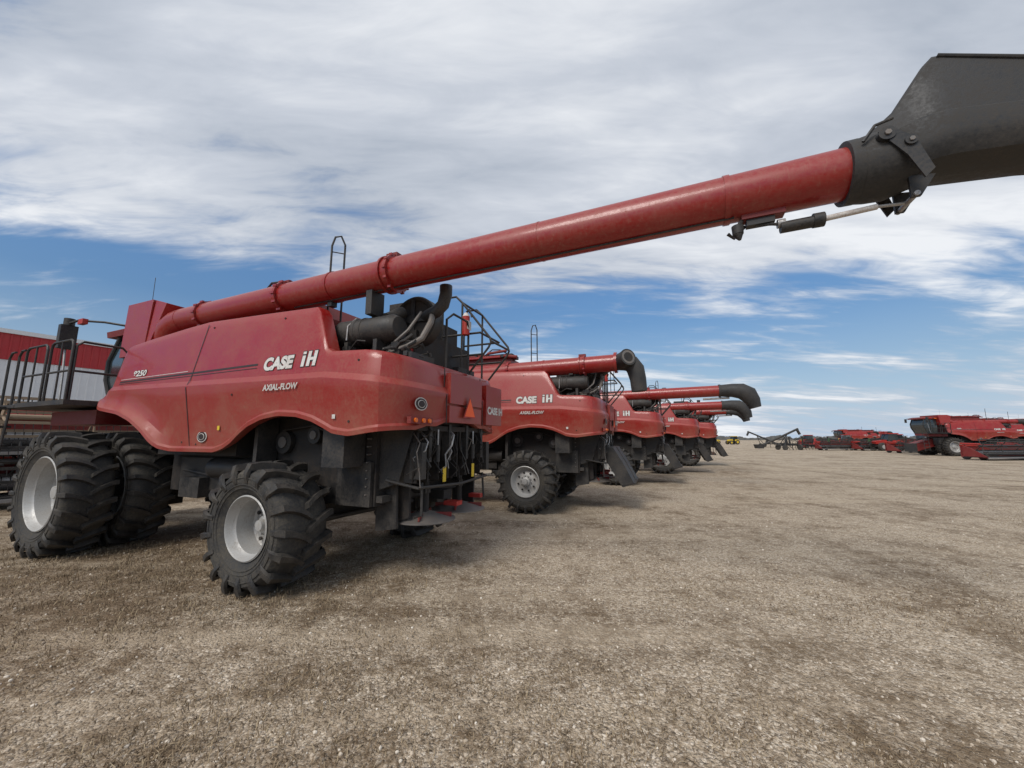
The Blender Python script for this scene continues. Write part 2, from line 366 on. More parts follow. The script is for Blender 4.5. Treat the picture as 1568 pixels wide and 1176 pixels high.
def engine():
    b=MB()
    b.box((.45,-.6,2.8),(1.45,.9,3.30),'dark')
    b.box((.45,-.4,3.2),(1.2,.9,3.70),'dark')
    b.lathe([(0,0.001),(0,.16),(.03,.185),(.3,.185),(.31,.195),(.36,.195),(.37,.185),(.44,.185),(.445,.195),(.47,.195),(.475,.185),(.92,.185),(.95,.17),(1.0,.15),(1.0,.001)],(.42,-.90,3.25),'black',28,'x')
    b.cyl((1.2,-.9,3.40),(1.25,-.65,3.56),.08,'black'); b.box((.62,-1.06,2.85),(.68,-.75,3.09),'black'); b.box((1.12,-1.06,2.85),(1.18,-.75,3.09),'black')
    b.tube([(.70,-1.10,3.1),(.70,-1.09,3.3),(.70,-.95,3.45),(.70,-.85,3.45)],.012,'steel',6)
    b.cyl((1.35,-.52,3.46),(1.35,-.35,3.46),.36,'black',n=36); b.lathe([(0,.36),(-.03,.34),(-.03,.30),(-.015,.29),(-.015,.001)],(1.35,-.52,3.46),'dark',36)
    b.cyl((1.35,-.6,3.46),(1.35,-.53,3.46),.06,'black'); b.box((1.32,-.56,3.13),(1.38,-.545,3.79),'black'); b.box((.99,-.57,3.43),(1.71,-.561,3.49),'black')
    b.tube([(1.45,-.45,3.50),(1.62,-.55,3.50),(1.78,-.60,3.52),(1.88,-.60,3.60),(1.92,-.60,3.74),(1.92,-.60,3.86)],.085,'black',14)
    b.tube([(1.1,-.85,2.92),(1.35,-.92,2.93),(1.55,-.9,2.98),(1.70,-.8,3.10),(1.76,-.7,3.34),(1.72,-.6,3.5)],.040,'disc',10)
    b.tube([(1.2,-.85,3.0),(1.4,-.95,3.06),(1.55,-.9,3.2),(1.6,-.7,3.5)],.020,'disc',8)
    random.seed(2)
    for i in range(24):
        x=.5+random.random()*1.15; y=-1.05+random.random()*.5; z=2.85+random.random()*.15
        p=[(x,y,z)]
        for k in range(4): p.append((min(1.65,p[-1][0]+random.random()*.2),max(-1.1,p[-1][1]+(random.random()-.5)*.2),p[-1][2]+(random.random()-.4)*.16))
        b.tube(p,.008+random.random()*.014,random.choice(['black','dark','black','dark','disc']),6)
    for i in range(22):
        x=.5+random.random()*1.05; y=-1.1+random.random()*.6; z=2.8+random.random()*.18
        s=.05+random.random()*.09
        b.box((x,y,z),(x+s,y+s,z+s),'redb' if i==7 else ('disc' if i%9==0 else random.choice(['black','dark'])))
    def rail(pts,r=.018): b.tube(pts,r,'black',8)
    for y in(.35,1.05):
        rail([(1.25,y,2.8),(1.25,y,4.0),(1.32,y,4.1),(1.5,y,4.1),(1.62,y,3.98),(2.12,y,3.35),(2.14,y,3.28),(2.1,y,3.2),(1.75,y,2.8)])
        rail([(1.25,y,3.45),(1.95,y,3.45)]); rail([(1.62,y,3.98),(1.62,y,2.8)]); rail([(1.25,y,3.1),(1.98,y,3.1)])
    rail([(1.62,.35,3.98),(1.62,1.05,3.98)]); rail([(2.13,.35,3.3),(2.13,1.05,3.3)]); rail([(1.95,.35,3.45),(1.95,1.05,3.45)])
    rail([(1.75,-.3,2.8),(1.75,-.3,3.5),(1.8,-.2,3.6),(1.8,.2,3.6),(1.75,.33,3.5),(1.75,.33,2.8)])
    b.cyl((1.72,.3,3.42),(1.72,.3,3.72),.06,'redb',n=14); b.cyl((1.72,.3,3.72),(1.72,.3,3.78),.06,'white',r1=.03,n=14); b.box((1.775,.24,3.50),(1.782,.36,3.64),'white')
    b.tube([(1.72,.3,3.8),(1.78,.3,3.84),(1.82,.3,3.7)],.012,'black',6)
    rail([(-.20,-.66,3.5),(-.20,-.66,4.85),(-.16,-.64,5.0),(-.10,-.58,5.03),(-.07,-.52,4.9),(-.07,-.52,3.5)],.016)
    for z in(4.2,4.75): rail([(-.20,-.66,z),(-.07,-.52,z)],.009)
    b.box((.7,-.3,3.7),(1.2,.3,3.86),'black')
    for y in(-.95,.2): b.box((1.55,y,2.80),(1.66,y+.5,2.9),'black')
    return b.mesh('engine_bay_and_rails',35)
def cab():
    b=MB()
    def loft(secs,mat):
        b.grid([s+[s[0]] for s in secs],mat); b.add(secs[-1],[tuple(range(len(secs[-1])))],mat); b.add(secs[0],[tuple(range(len(secs[0])))[::-1]],mat)
    def rect(x0,x1,y,z): return [(x0,-y,z),(x0,y,z),(x1,y,z),(x1,-y,z)]
    loft([rect(-5.85,-4.95,.80,2.35),rect(-6.15,-4.95,.86,3.0),rect(-6.2,-4.95,.84,3.4),rect(-6.05,-4.95,.76,3.92)],'glass')
    loft([rect(-6.4,-4.9,.86,3.93),rect(-6.4,-4.9,.88,4.05),rect(-6.0,-4.9,.7,4.16)],'redd')
    for s in(-1,1):
        b.tube([(-5.5,s*.86,2.35),(-5.55,s*.9,3.0),(-5.5,s*.79,3.92)],.04,'black'); b.tube([(-5.86,s*.83,2.35),(-6.17,s*.87,3.0),(-6.22,s*.85,3.4),(-6.06,s*.78,3.93)],.04,'black')
    b.box((-5.9,-.85,2.15),(-4.9,.85,2.36),'redd')
    b.prism([(-4.9,1.9),(-4.9,1.1),(-6.9,.45),(-7.05,1.25)],-.6,.6,'redd')
    b.box((-7.15,-.75,.35),(-7.0,.75,1.3),'black')
    b.box((-6.4,-1.95,2.36),(-4.5,-.9,2.44),'black'); b.box((-6.3,-1.5,2.05),(-4.6,-.9,2.3),'redd')
    b.box((-5.4,-1.4,1.2),(-4.9,-.7,1.9),'black')
    def rail(pts,r=.02): b.tube(pts,r,'black',8)
    for (x0,x1) in((-6.35,-5.5),(-5.35,-4.55)):
        rail([(x0,-1.92,2.4),(x0,-1.92,3.36),(x0+.03,-1.92,3.43),(x0+.1,-1.92,3.46),(x1-.1,-1.92,3.46),(x1-.03,-1.92,3.43),(x1,-1.92,3.36),(x1,-1.92,2.4)])
        rail([(x0,-1.92,2.93),(x1,-1.92,2.93)]); rail([(x0+.4,-1.92,2.4),(x0+.4,-1.92,3.46)],.014)
    rail([(-4.55,-1.88,2.4),(-4.55,-1.88,3.36),(-4.55,-1.8,3.44),(-4.55,-1.3,3.44),(-4.55,-1.22,3.36),(-4.55,-1.22,2.4)])
    rail([(-4.55,-1.88,2.93),(-4.55,-1.22,2.93)])
    for x in(-7.2,-6.75):
        rail([(x,-2.0,.5),(x,-1.9,2.4),(x,-1.9,3.35),(x+.1,-1.9,3.45),(x+.25,-1.9,3.45)])
    for z in(.6,.95,1.3,1.65,2.0,2.35): b.box((-7.2,-2.06,z),(-6.75,-1.85,z+.04),'black')
    b.box((-7.25,-1.95,2.36),(-6.42,-.9,2.42),'black')
    b.tube([(-5.1,-.85,4.0),(-5.5,-1.25,4.06),(-6.0,-1.45,4.10),(-6.25,-1.5,4.05)],.022,'black'); b.box((-6.0,-1.46,4.02),(-5.8,-1.38,4.12),'redb')
    b.box((-6.34,-1.60,3.55),(-6.22,-1.36,4.02),'black'); b.cyl((-6.28,-1.48,4.02),(-6.28,-1.48,4.16),.08,'black')
    b.tube([(-6.28,-1.48,3.55),(-6.2,-1.48,3.0),(-6.1,-1.5,2.4)],.02,'steel',6)
    b.box((-5.2,-1.0,3.96),(-5.0,-.86,4.02),'amber')
    b.tube([(-5.9,.85,4.0),(-6.2,1.3,4.05)],.02,'black'); b.box((-6.3,1.25,3.6),(-6.2,1.45,4.02),'black')
    return b.mesh('cab_platform_feeder',35)
def auger(xe,style,zz=0):
    b=MB(); y0=-.93; r=.215; RT='redt'
    zc=lambda x:3.94+zz+(x+3)*.013
    b.tube([(-3.95,y0+.1,3.3),(-3.95,y0+.06,3.5),(-3.9,y0+.02,3.68),(-3.78,y0,3.82+zz*.5),(-3.6,y0,3.90+zz),(-3.4,y0,zc(-3.4))],[.25,.25,.25,.245,.235,.22],RT,28)
    b.cyl((-3.5,y0,zc(-3.5)),(xe,y0,zc(xe)),r,RT,n=48)
    def ring(x,w,dr,mat=RT,bolts=False):
        b.cyl((x-w/2,y0,zc(x)),(x+w/2,y0,zc(x)),r+dr,mat,n=40)
        if bolts:
            for k in range(12):
                t=2*math.pi*k/12
                c=(x,y0+(r+dr+.0)*math.cos(t),zc(x)+(r+dr)*math.sin(t))
                b.box((c[0]-w*.8,c[1]-.016,c[2]-.016),(c[0]+w*.8,c[1]+.016,c[2]+.016),mat)
    ring(-2.76,.05,.03,bolts=True); ring(-.76,.05,.035,bolts=True); ring(.25,.04,.010)
    for s in(-.06,.06): ring(1.29+s,.03,.04,bolts=(s>0))
    ring(1.29,.08,.015)
    b.box((1.2,y0-.05,zc(1.3)+.22),(1.38,y0+.05,zc(1.3)+.29),'redd'); b.box((-.82,y0-.05,zc(-.7)+.22),(-.7,y0+.05,zc(-.7)+.27),'redd')
    if xe>5.5: ring(3.4,.02,.004); ring(5.25,.05,.010)
    for x in(.2,1.0,-1.4):
        if x<xe: b.box((x-.04,y0-.05,zc(x)-.29),(x+.04,y0+.05,zc(x)-.2),'black')
    b.box((.95,y0-.12,3.45),(1.05,y0+.12,zc(1)-.21),'black')
    e=Vector((xe,y0,zc(xe)))
    if style=='hood':
        b.cyl(e+Vector((-.06,0,0)),e+Vector((.02,0,0)),r+.045,'plast',n=36)
        b.tube([e+Vector((-.02,0,0)),e+Vector((.1,0,0)),e+Vector((.2,0,.0)),e+Vector((.34,0,.02))],[r+.035,r+.055,r+.06,r+.03],'plast',32)
        secs=[(.14,3.84,4.15,4.32,.20,.10),(.30,3.85,4.22,4.44,.25,.16),(.50,3.88,4.24,4.74,.28,.20),(.56,3.88,4.24,4.80,.285,.20),(.60,3.88,4.235,4.79,.285,.205),(1.12,3.83,4.14,4.52,.285,.225),(1.5,3.76,4.00,4.28,.285,.24),(1.62,3.74,3.96,4.18,.285,.24)]
        rows=[]
        for (dx,zb,zm,zt,hm,ht) in secs:
            x=6.16+dx; c=[]
            half=[(0,zb),(.10,zb+.005),(hm*.75,zb+.04),(hm*.96,zb+.12),(hm+.005,zb+.2 if zb+.2<zm else zm-.02),(hm-.005,zm),(hm-.05,zm+.04),(ht,zt-.03),(ht-.02,zt-.005),(ht-.05,zt),(0,zt)]
            for (yy,z) in half: c.append((x,y0-yy,z))
            for (yy,z) in half[1:-1][::-1]: c.append((x,y0+yy,z))
            c.append(c[0]); rows.append(c)
        b.grid(rows,'plast')
        b.add(rows[0][:-1],[tuple(range(len(rows[0])-1))],'plast')
        b.tube([(6.74,y0-.205,4.775),(7.28,y0-.228,4.50),(7.66,y0-.243,4.26)],.014,'plast'); b.tube([(6.74,y0+.205,4.775),(7.28,y0+.228,4.50),(7.66,y0+.243,4.26)],.014,'plast')
        for s in(-1,1):
            b.cyl((6.34,y0+s*.22,4.16),(6.34,y0+s*.305,4.16),.055,'black',n=20); b.cyl((6.34,y0+s*.305,4.16),(6.34,y0+s*.318,4.16),.022,'disc',n=6)
            b.cyl((6.47,y0+s*.22,4.06),(6.47,y0+s*.31,4.06),.04,'black',n=18); b.cyl((6.47,y0+s*.31,4.06),(6.47,y0+s*.32,4.06),.018,'disc',n=6)
            b.prism([(6.29,4.19),(6.36,4.22),(6.50,4.08),(6.58,3.80),(6.52,3.74),(6.44,3.95)],y0+s*.286-.008,y0+s*.286+.008,'black')
            b.prism([(6.50,3.86),(6.66,3.84),(6.56,3.68),(6.50,3.68)],y0+s*.12-.012,y0+s*.12+.012,'black')
        b.tube([(6.2,y0-.27,4.15),(6.28,y0-.28,4.26),(6.40,y0-.26,4.30)],.012,'black')
        b.cyl((6.53,y0-.15,3.70),(6.53,y0+.15,3.70),.02,'steel')
        b.box((5.40,y0-.04,3.74),(5.62,y0+.04,3.83),'black'); b.box((5.36,y0-.06,3.80),(5.70,y0+.06,3.86),'redd')
        b.tube([(5.42,y0,3.76),(5.6,y0-.02,3.72),(5.75,y0,3.69)],.014,'black')
        b.cyl((5.66,y0,3.68),(5.96,y0,3.685),.05,'black',n=16); b.cyl((5.64,y0-.0,3.72),(5.70,y0,3.72),.04,'steel',n=12); b.cyl((5.9,y0,3.69),(5.98,y0,3.69),.062,'black',n=16)
        b.cyl((5.96,y0,3.69),(6.34,y0,3.715),.024,'white',n=12); b.cyl((6.34,y0,3.715),(6.53,y0,3.70),.013,'steel',n=10)
        b.tube([(5.36,y0-.03,3.80),(5.32,y0-.06,3.72)],.02,'black'); b.cyl((5.32,y0-.06,3.74),(5.32,y0-.06,3.66),.05,'black',r1=.045,n=14); b.cyl((5.32,y0-.06,3.66),(5.33,y0-.07,3.60),.045,'black',r1=.012,n=14)
        b.tube([(5.40,y0+.05,3.78),(5.30,y0+.05,3.68),(5.25,y0+.02,3.72)],.016,'black')
        b.tube([(-.5,y0-.06,zc(0)-.222),(1.5,y0-.06,zc(1.5)-.222),(5.3,y0-.06,zc(5.3)-.218)],.010,'black',5)
    elif style=='open':
        b.cyl(e+Vector((-.05,0,0)),e+Vector((.02,0,0)),r+.05,RT,n=36)
        b.tube([e,e+Vector((.2,0,0)),e+Vector((.36,0,-.06)),e+Vector((.45,0,-.2)),e+Vector((.50,0,-.45)),e+Vector((.52,0,-.75))],[r-.02,r-.0,r-.0,r-.0,r-.02,r-.03],'plast',24)
        a0=e+Vector((.16,-.12,.02)); a1=e+Vector((.30,-.30,.06))
        b.cyl(a0,a1,r*.95,'black',n=28); dd=(a1-a0).normalized()
        b.cyl(a1,a1+dd*.02,r*.98,'plast',n=28); b.cyl(a1+dd*.02,a1+dd*.024,r*.8,'disc',n=28); b.cyl(a1+dd*.024,a1+dd*.03,r*.55,'dark',n=28)
    else:
        b.cyl(e+Vector((-.05,0,0)),e+Vector((.02,0,0)),r+.03,'plast',n=36)
        b.tube([e,e+Vector((.4,0,.0)),e+Vector((.7,0,-.04)),e+Vector((.92,0,-.18)),e+Vector((1.05,0,-.42)),e+Vector((1.12,0,-.68))],[r+.01,r+.04,r+.08,r+.10,r+.04,r-.02],'plast',24)
        b.cyl(e+Vector((-.6,0,-.3)),e+Vector((.3,0,-.28)),.04,'steel')
    return b.mesh('unloading_auger',32)
BODY,TANK,CH,ENG,CAB,CHU=body(),tank(),chassis(),engine(),cab(),chute()
def text_mesh(s,size,shear,off=0):
    c=bpy.data.curves.new('t','FONT'); c.body=s; c.size=size; c.shear=shear; c.offset=off; c.space_character=1.0
    o=bpy.data.objects.new('t',c); scene.collection.objects.link(o)
    bpy.context.view_layer.update()
    me=bpy.data.meshes.new_from_object(o.evaluated_get(bpy.context.evaluated_depsgraph_get()))
    bpy.data.objects.remove(o); return me
TX={}
def decal(key,s,size,shear,off,mat):
    me=text_mesh(s,size,shear,off); me.materials.clear(); me.materials.append(M[mat]); TX[key]=me
decal('c1','CASE',.235,.0,.013,'white'); decal('c1b','CASE',.235,.0,.022,'bdecal')
decal('ax','AXIAL-FLOW',.105,.35,.004,'white'); decal('n','8250',.14,0,.004,'white'); decal('nb','8250',.14,0,.010,'bdecal')
decal('r','CASE IH',.16,0,.008,'white')
def ih(g,mat):
    b=MB()
    def bar(x0,z0,x1,z1):
        b.add([(x0-g,z0-g,0),(x1+g,z0-g,0),(x1+g,z1+g,0),(x0-g,z1+g,0)],[(0,1,2,3)],mat)
    bar(0,0,.055,.150); bar(0,.170,.055,.205); bar(.095,0,.15,.205); bar(.20,0,.255,.205)
    if g: bar(.165,.07,.185,.13)
    else: bar(.151,.08,.199,.12)
    return b.mesh('ih',30)
TX['c2']=ih(0,'white'); TX['c2b']=ih(.011,'bdecal')
def combine(loc,rotz,xe,style,first=False,zz=0,steer=0,sc=1):
    e=empty('combine_harvester',loc,rotz,sc)
    link('body_panels',BODY,e); link('grain_tank',TANK,e,.012); link('chassis_and_chopper',CH,e,.006 if first else 0); link('engine_bay_and_rails',ENG,e,.005 if first else 0); link('cab_platform_feeder',CAB,e)
    if not first: link('straw_chute',CHU,e)
    link('unloading_auger',auger(xe,style,zz),e,0)
    wr=W_rear if first else W_rear2
    for s in(-1,1):
        o=link('rear_wheel',wr,e,0,(-.04,s*1.46,.755)); o.rotation_euler=(0,random.random(),R(180) if s>0 else 0); o.rotation_euler[2]+=R(steer)
        for k,y in enumerate((1.80,1.02)):
            o=link('front_wheel',W_front,e,0,(-4.45,s*y,.955)); o.rotation_euler=(0,random.random(),R(180) if s>0 else 0)
    def tx(key,x,z,dy,sx=1):
        zc=interp(x,CR); up=z>zc
        o=link('lettering_'+key,TX[key],e,0,(x,surfy(x,z)-dy,z))
        o.rotation_euler=(R(90)+ (-math.atan(.19) if up else math.atan(.16)),0,0); o.scale=(sx,1,1)
    tx('c1b',-.36,2.71,.004,sx=1.0); tx('c1',-.36,2.71,.007,sx=1.0)
    tx('c2b',.35,2.705,.004); tx('c2',.35,2.705,.007)
    tx('ax',-.24,2.42,.020); tx('nb',-3.66,2.83,.004,sx=1.4); tx('n',-3.66,2.83,.007,sx=1.4)
    o=link('lettering_rear',TX['r'],e,0,(1.895,.74,2.2)); o.rotation_euler=(R(90),0,R(90))
    return e
X0,Y0=-2.43,6.30
combine((X0,Y0,0),R(-23),6.2,'hood',True,0,steer=0)
combine((X0+3.4,Y0+4.9,0),R(-21),2.15,'open',zz=-.3,steer=-3)
combine((X0+7.1,Y0+10.6,0),R(-22),3.9,'boot',zz=-.42)
combine((X0+10.9,Y0+15.6,0),R(-21),3.0,'boot',zz=-.5)
combine((X0+14.8,Y0+21.2,0),R(-22),2.5,'boot',zz=-.4)
combine((51.2,42,0),R(-10),2.2,'boot',zz=-.4)
combine((60,47,0),R(-8),2.2,'boot',zz=-.4)
combine((70,50,0),R(-8),2.2,'boot',zz=-.4)
# ------------------------------------------------------------------ other machinery
def header(loc,rotz,w=9,reel='black'):
    b=MB(); e=empty('harvester_header',loc,rotz)
    b.box((-w/2,-.06,.35),(w/2,.06,1.15),'redd'); b.box((-w/2,-.12,1.15),(w/2,.12,1.3),'redb')
    for s in(-1,1): b.add([(s*w/2,-1.7,.2),(s*w/2,.1,.25),(s*w/2,.1,1.3),(s*w/2,-.6,1.0),(s*w/2-s*.08,-1.7,.2),(s*w/2-s*.08,.1,.25),(s*w/2-s*.08,.1,1.3),(s*w/2-s*.08,-.6,1.0)],[(0,1,2,3),(7,6,5,4),(0,4,5,1),(1,5,6,2),(2,6,7,3),(3,7,4,0)],'redd')
    b.box((-w/2,-1.6,.22),(w/2,-.05,.30),'dark'); b.box((-w/2,-1.72,.18),(w/2,-1.6,.26),'steel')
    b.cyl((-w/2+.1,-.55,.62),(w/2-.1,-.55,.62),.24,'steel',n=14)
    for k in range(6):
        t=k*math.pi/3+.3; y=-1.15+.55*math.cos(t); z=1.2+.55*math.sin(t)
        b.box((-w/2+.2,y-.02,z-.04),(w/2-.2,y+.02,z+.04),reel)
        for i in range(int(w*6)):
            x=-w/2+.3+i/6.3
            b.add([(x,y,z),(x+.03,y,z),(x+.015,y-.08,z-.30)],[(0,1,2)],'dark')
    b.cyl((-w/2+.1,-1.15,1.2),(w/2-.1,-1.15,1.2),.08,reel,n=10)
    for x in(-w/2+.3,-w/4,0,w/4,w/2-.3):
        for k in range(3):
            t=k*math.pi/3+.3
            b.cyl((x,-1.15-.55*math.cos(t),1.2-.55*math.sin(t)),(x,-1.15+.55*math.cos(t),1.2+.55*math.sin(t)),.03,reel,n=5)
    for s in(-1,1): b.tube([(s*(w/2-.1),.1,1.4),(s*(w/2-.1),-1.2,1.35)],.06,'redb')
    for x in(-w/2+1.2,w/2-1.2):
        for y in(-.6,.5): b.cyl((x-.1,y,.3),(x+.1,y,.3),.3,'rubber',n=16)
    link('header_body',b.mesh('header',35),e); return e
def tractor(loc,rotz,col='redb',sc=1):
    b=MB(); e=empty('tractor',loc,rotz,sc)
    b.prism([(-2.2,1.2),(-2.25,1.6),(-2.1,1.75),(-.3,1.95),(-.3,1.2)],-.45,.45,col)
    b.prism([(-.35,1.1),(-.45,2.0),(-.2,2.95),(1.2,2.95),(1.3,1.1)],-.75,.75,'glass'); b.box((-.35,-.85,2.95),(1.35,.85,3.12),col)
    b.box((-2.1,-.3,.7),(1.4,.3,1.2),'dark')
    for s in(-1,1):
        b.prism([(.1,1.3),(.3,1.85),(1.4,1.85),(1.7,1.3)],s*1.05-.25,s*1.05+.25,col)
        for x,r in((.9,.9),(-1.6,.72)):
            b.lathe([(-.25,r*.5),(-.28,r*.8),(-.22,r),(.22,r),(.28,r*.8),(.25,r*.5)],(x,s*1.05,r),'rubber',28); b.cyl((x,s*.9,r),(x,s*1.28,r),r*.5,'yellow' if col!='redb' else 'rim',n=20)
    b.cyl((-.6,.5,1.9),(-.6,.5,3.0),.05,'black')
    link('tractor_body',b.mesh('tractor',35),e); return e
def grain_auger(loc,rotz):
    b=MB(); e=empty('grain_auger',loc,rotz)
    b.cyl((-3.4,0,.5),(2.8,0,3.4),.16,'black',n=12); b.cyl((2.6,0,3.35),(3.0,0,2.5),.2,'black',n=12)
    b.tube([(0,-.9,.5),(1.0,0,2.5),(0,.9,.5)],.06,'black'); b.tube([(-1.6,0,1.3),(0,-.9,.5)],.05,'black'); b.tube([(-1.6,0,1.3),(0,.9,.5)],.05,'black')
    for s in(-1,1): b.cyl((0,s*.85,.4),(0,s*1.05,.4),.4,'rubber',n=20)
    b.prism([(-3.9,.25),(-3.0,.25),(-2.8,.9),(-4.1,.9)],-.5,.5,'black')
    link('auger_body',b.mesh('gauger',35),e); return e
def drill(loc,rotz,w=7,col='black'):
    b=MB(); e=empty('seed_drill',loc,rotz)
    for y in(-1,0,1): b.box((-w/2,y-.06,.75),(w/2,y+.06,.88),col)
    n=int(w*2.5)
    for i in range(n):
        x=-w/2+.2+i*(w-.4)/(n-1); b.box((x-.05,-1.1,.69),(x+.05,1.1,.745),col); y=(-1,0,1)[i%3]
        b.tube([(x,y,.8),(x,y+.25,.4),(x,y,.05)],.04,'dark',5); b.tube([(x,y,.9),(x,y+.1,1.3),(0,0,2.0)],.025,'black',4)
    b.cyl((0,0,.9),(0,0,2.2),.12,'black'); b.cyl((0,0,2.2),(0,0,2.3),.3,'steel')
    for s in(-1,1):
        b.cyl((s*w*.3-.15,-1.3,.45),(s*w*.3+.15,-1.3,.45),.45,'rubber',n=20)
        b.prism([(s*w*.5-.4,.8),(s*w*.5+.4,.8),(s*w*.5,1.9)],-.1,.1,col)
    link('drill_body',b.mesh('drill',35),e); return e
header((43.5,34.5,0),R(8),9); header((53,37,0),R(4),9); header((48.5,36.8,0),R(12),7)
def at(px,Y): return (px-784)/589*1.0*Y
tractor((at(1362,58),59,0),R(-5),'redb',.85)
tractor((at(1130,120),124,0),R(10),'yellow',.85)
tractor((at(1100,130),134,0),R(150),'yellow',.8)
grain_auger((at(1198,62),63,0),R(-4))
grain_auger((at(1172,84),86,0),R(170))
drill((at(1238,62),64,0),R(8),6); drill((at(1276,70),72,0),R(20),7,'redb'); drill((at(1310,64),66,0),R(-10),6,'green')
header((at(1335,60),61,0),R(10),7); header((at(1290,60),62,0),R(-8),6); header((at(1388,50),51,0),R(12),6)
drill((at(1400,62),64,0),R(4),8,'redb'); header((at(1255,74),76,0),R(6),7); header((at(1318,78),80,0),R(-6),9)
tractor((at(1420,80),82,0),R(20),'redb',.9); tractor((at(1305,90),92,0),R(160),'redb',.9); tractor((at(1240,100),102,0),R(10),'redb',.9); tractor((at(1385,84),86,0),R(170),'redb',.9)
drill((at(1215,76),78,0),R(-12),8); drill((at(1350,70),72,0),R(14),9,'black'); drill((at(1262,88),90,0),R(3),9,'yellow')
for i in range(6): header((at(1270+i*42,95),97+i,0),R(random.uniform(-15,15)),8)
for i in range(2): combine((at(1325+i*38,104),106+i*3,0),R(-12),2.2,'boot',zz=-.4)
header((-14.0,12.6,1.2),R(60),7,'tan')
header((-15.5,8.6,0),R(66),6,'black')
# ------------------------------------------------------------------ building
b=MB(); e=empty('dealership_building',(0,0,0))
P0=Vector((-30.6,6.0,0)); P1=Vector((-14.6,34,0)); d=(P1-P0).normalized(); Lw=(P1-P0).length
ang=math.atan2(d.y,d.x); e.location=P0; e.rotation_euler[2]=ang
b.box((0,0,0),(Lw,14,5.5),'wallw'); b.box((-.03,-.04,5.5),(Lw+.03,14,6.75),'wallr'); b.box((-.1,-.12,6.75),(Lw+.1,14.1,6.95),'wallw')
b.box((0,-.06,2.9),(Lw,0.,3.3),'wallr')
for i in range(int(Lw/.3)): b.box((i*.3+.1,-.03,3.3),(i*.3+.16,.0,5.49),'wallw'); b.box((i*.3+.1,-.07,5.52),(i*.3+.16,-.04,6.74),'wallr')
for i in range(4): b.box((4+i*7,-.05,0),(7.6+i*7,-.0,2.88),'black')
link('building_walls',b.mesh('bld',30),e)
# ------------------------------------------------------------------ tree line
vs=[];fs=[]
random.seed(11)
for k in range(1400):
    t=random.uniform(-.9,1.5); Y=random.uniform(480,560); X=t*Y+60
    hh=random.uniform(2.0,5.5)*(1+.8*noise.noise(Vector((t*9,0,3)))); ww=random.uniform(3,9)
    if noise.noise(Vector((t*14,2,0)))<-.25: continue
    n=7;o=len(vs)
    for i in range(n):
        a=math.pi*i/(n-1); vs.append((X+ww*math.cos(a)*(1+.3*random.random()),Y,hh*math.sin(a)*(.8+.4*random.random())))
    fs.append(tuple(range(o,o+n)))
me=bpy.data.meshes.new('treeline'); me.from_pydata(vs,[],fs)
mt,n_,bs=nt('bare_trees'); bs.inputs['Roughness'].default_value=1
tn=N(n_,'ShaderNodeTexNoise',Scale=.3,Detail=6); g=n_.nodes.new('ShaderNodeNewGeometry'); n_.links.new(g.outputs['Position'],tn.inputs['Vector'])
rr=ramp(n_,tn.outputs[0],[(.3,(.10,.11,.11)),(.7,(.18,.17,.16))]); n_.links.new(rr.outputs[0],bs.inputs['Base Color'])
me.materials.append(mt); link('distant_trees',me)
# ------------------------------------------------------------------ ground
gm=bpy.data.meshes.new('ground'); S=3000
gm.from_pydata([(-S,-S,0),(S,-S,0),(S,S,0),(-S,S,0)],[],[(0,1,2,3)])
m,n,bs=nt('gravel_ground')
ge=n.nodes.new('ShaderNodeNewGeometry'); P=ge.outputs['Position']
def vor(sc,feat='F1'):
    v=N(n,'ShaderNodeTexVoronoi',Scale=sc,feature=feat); n.links.new(P,v.inputs['Vector']); return v
def noi(sc,det=6,ro=.6,src=None):
    v=N(n,'ShaderNodeTexNoise',Scale=sc,Detail=det,Roughness=ro); n.links.new(src or P,v.inputs['Vector']); return v
v1=vor(66);v2=vor(29)
s1=n.nodes.new('ShaderNodeSeparateColor'); n.links.new(v1.outputs['Color'],s1.inputs[0])
s2=n.nodes.new('ShaderNodeSeparateColor'); n.links.new(v2.outputs['Color'],s2.inputs[0])
c1=ramp(n,s1.outputs[0],[(0,(.13,.10,.072)),(.3,(.35,.27,.19)),(.7,(.50,.405,.295)),(1,(.80,.71,.59))])
c2=ramp(n,s2.outputs[0],[(0,(.21,.165,.12)),(.6,(.46,.37,.265)),(1,(.70,.60,.48))])
mx=N(n,'ShaderNodeMix',data_type='RGBA'); mx.inputs[0].default_value=.35; n.links.new(c1.outputs[0],mx.inputs[6]); n.links.new(c2.outputs[0],mx.inputs[7])
mp=n.nodes.new('ShaderNodeMapping'); mp.inputs['Rotation'].default_value=(0,0,R(-35)); mp.inputs['Scale'].default_value=(1.0,.55,1); n.links.new(P,mp.inputs[0])
na=noi(.55,6,.68,mp.outputs[0]); nb=noi(2.6,6,.72); nc=noi(13,5,.75)
ad=N(n,'ShaderNodeMath',operation='MULTIPLY_ADD'); n.links.new(nb.outputs[0],ad.inputs[0]); ad.inputs[1].default_value=.85; n.links.new(na.outputs[0],ad.inputs[2])
ad2=N(n,'ShaderNodeMath',operation='MULTIPLY_ADD'); n.links.new(nc.outputs[0],ad2.inputs[0]); ad2.inputs[1].default_value=.75; n.links.new(ad.outputs[0],ad2.inputs[2])
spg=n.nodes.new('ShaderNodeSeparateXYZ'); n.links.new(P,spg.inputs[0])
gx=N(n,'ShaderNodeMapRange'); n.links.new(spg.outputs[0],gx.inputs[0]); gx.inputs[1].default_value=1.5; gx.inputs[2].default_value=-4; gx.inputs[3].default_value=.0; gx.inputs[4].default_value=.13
ad3=N(n,'ShaderNodeMath',operation='ADD'); n.links.new(ad2.outputs[0],ad3.inputs[0]); n.links.new(gx.outputs[0],ad3.inputs[1])
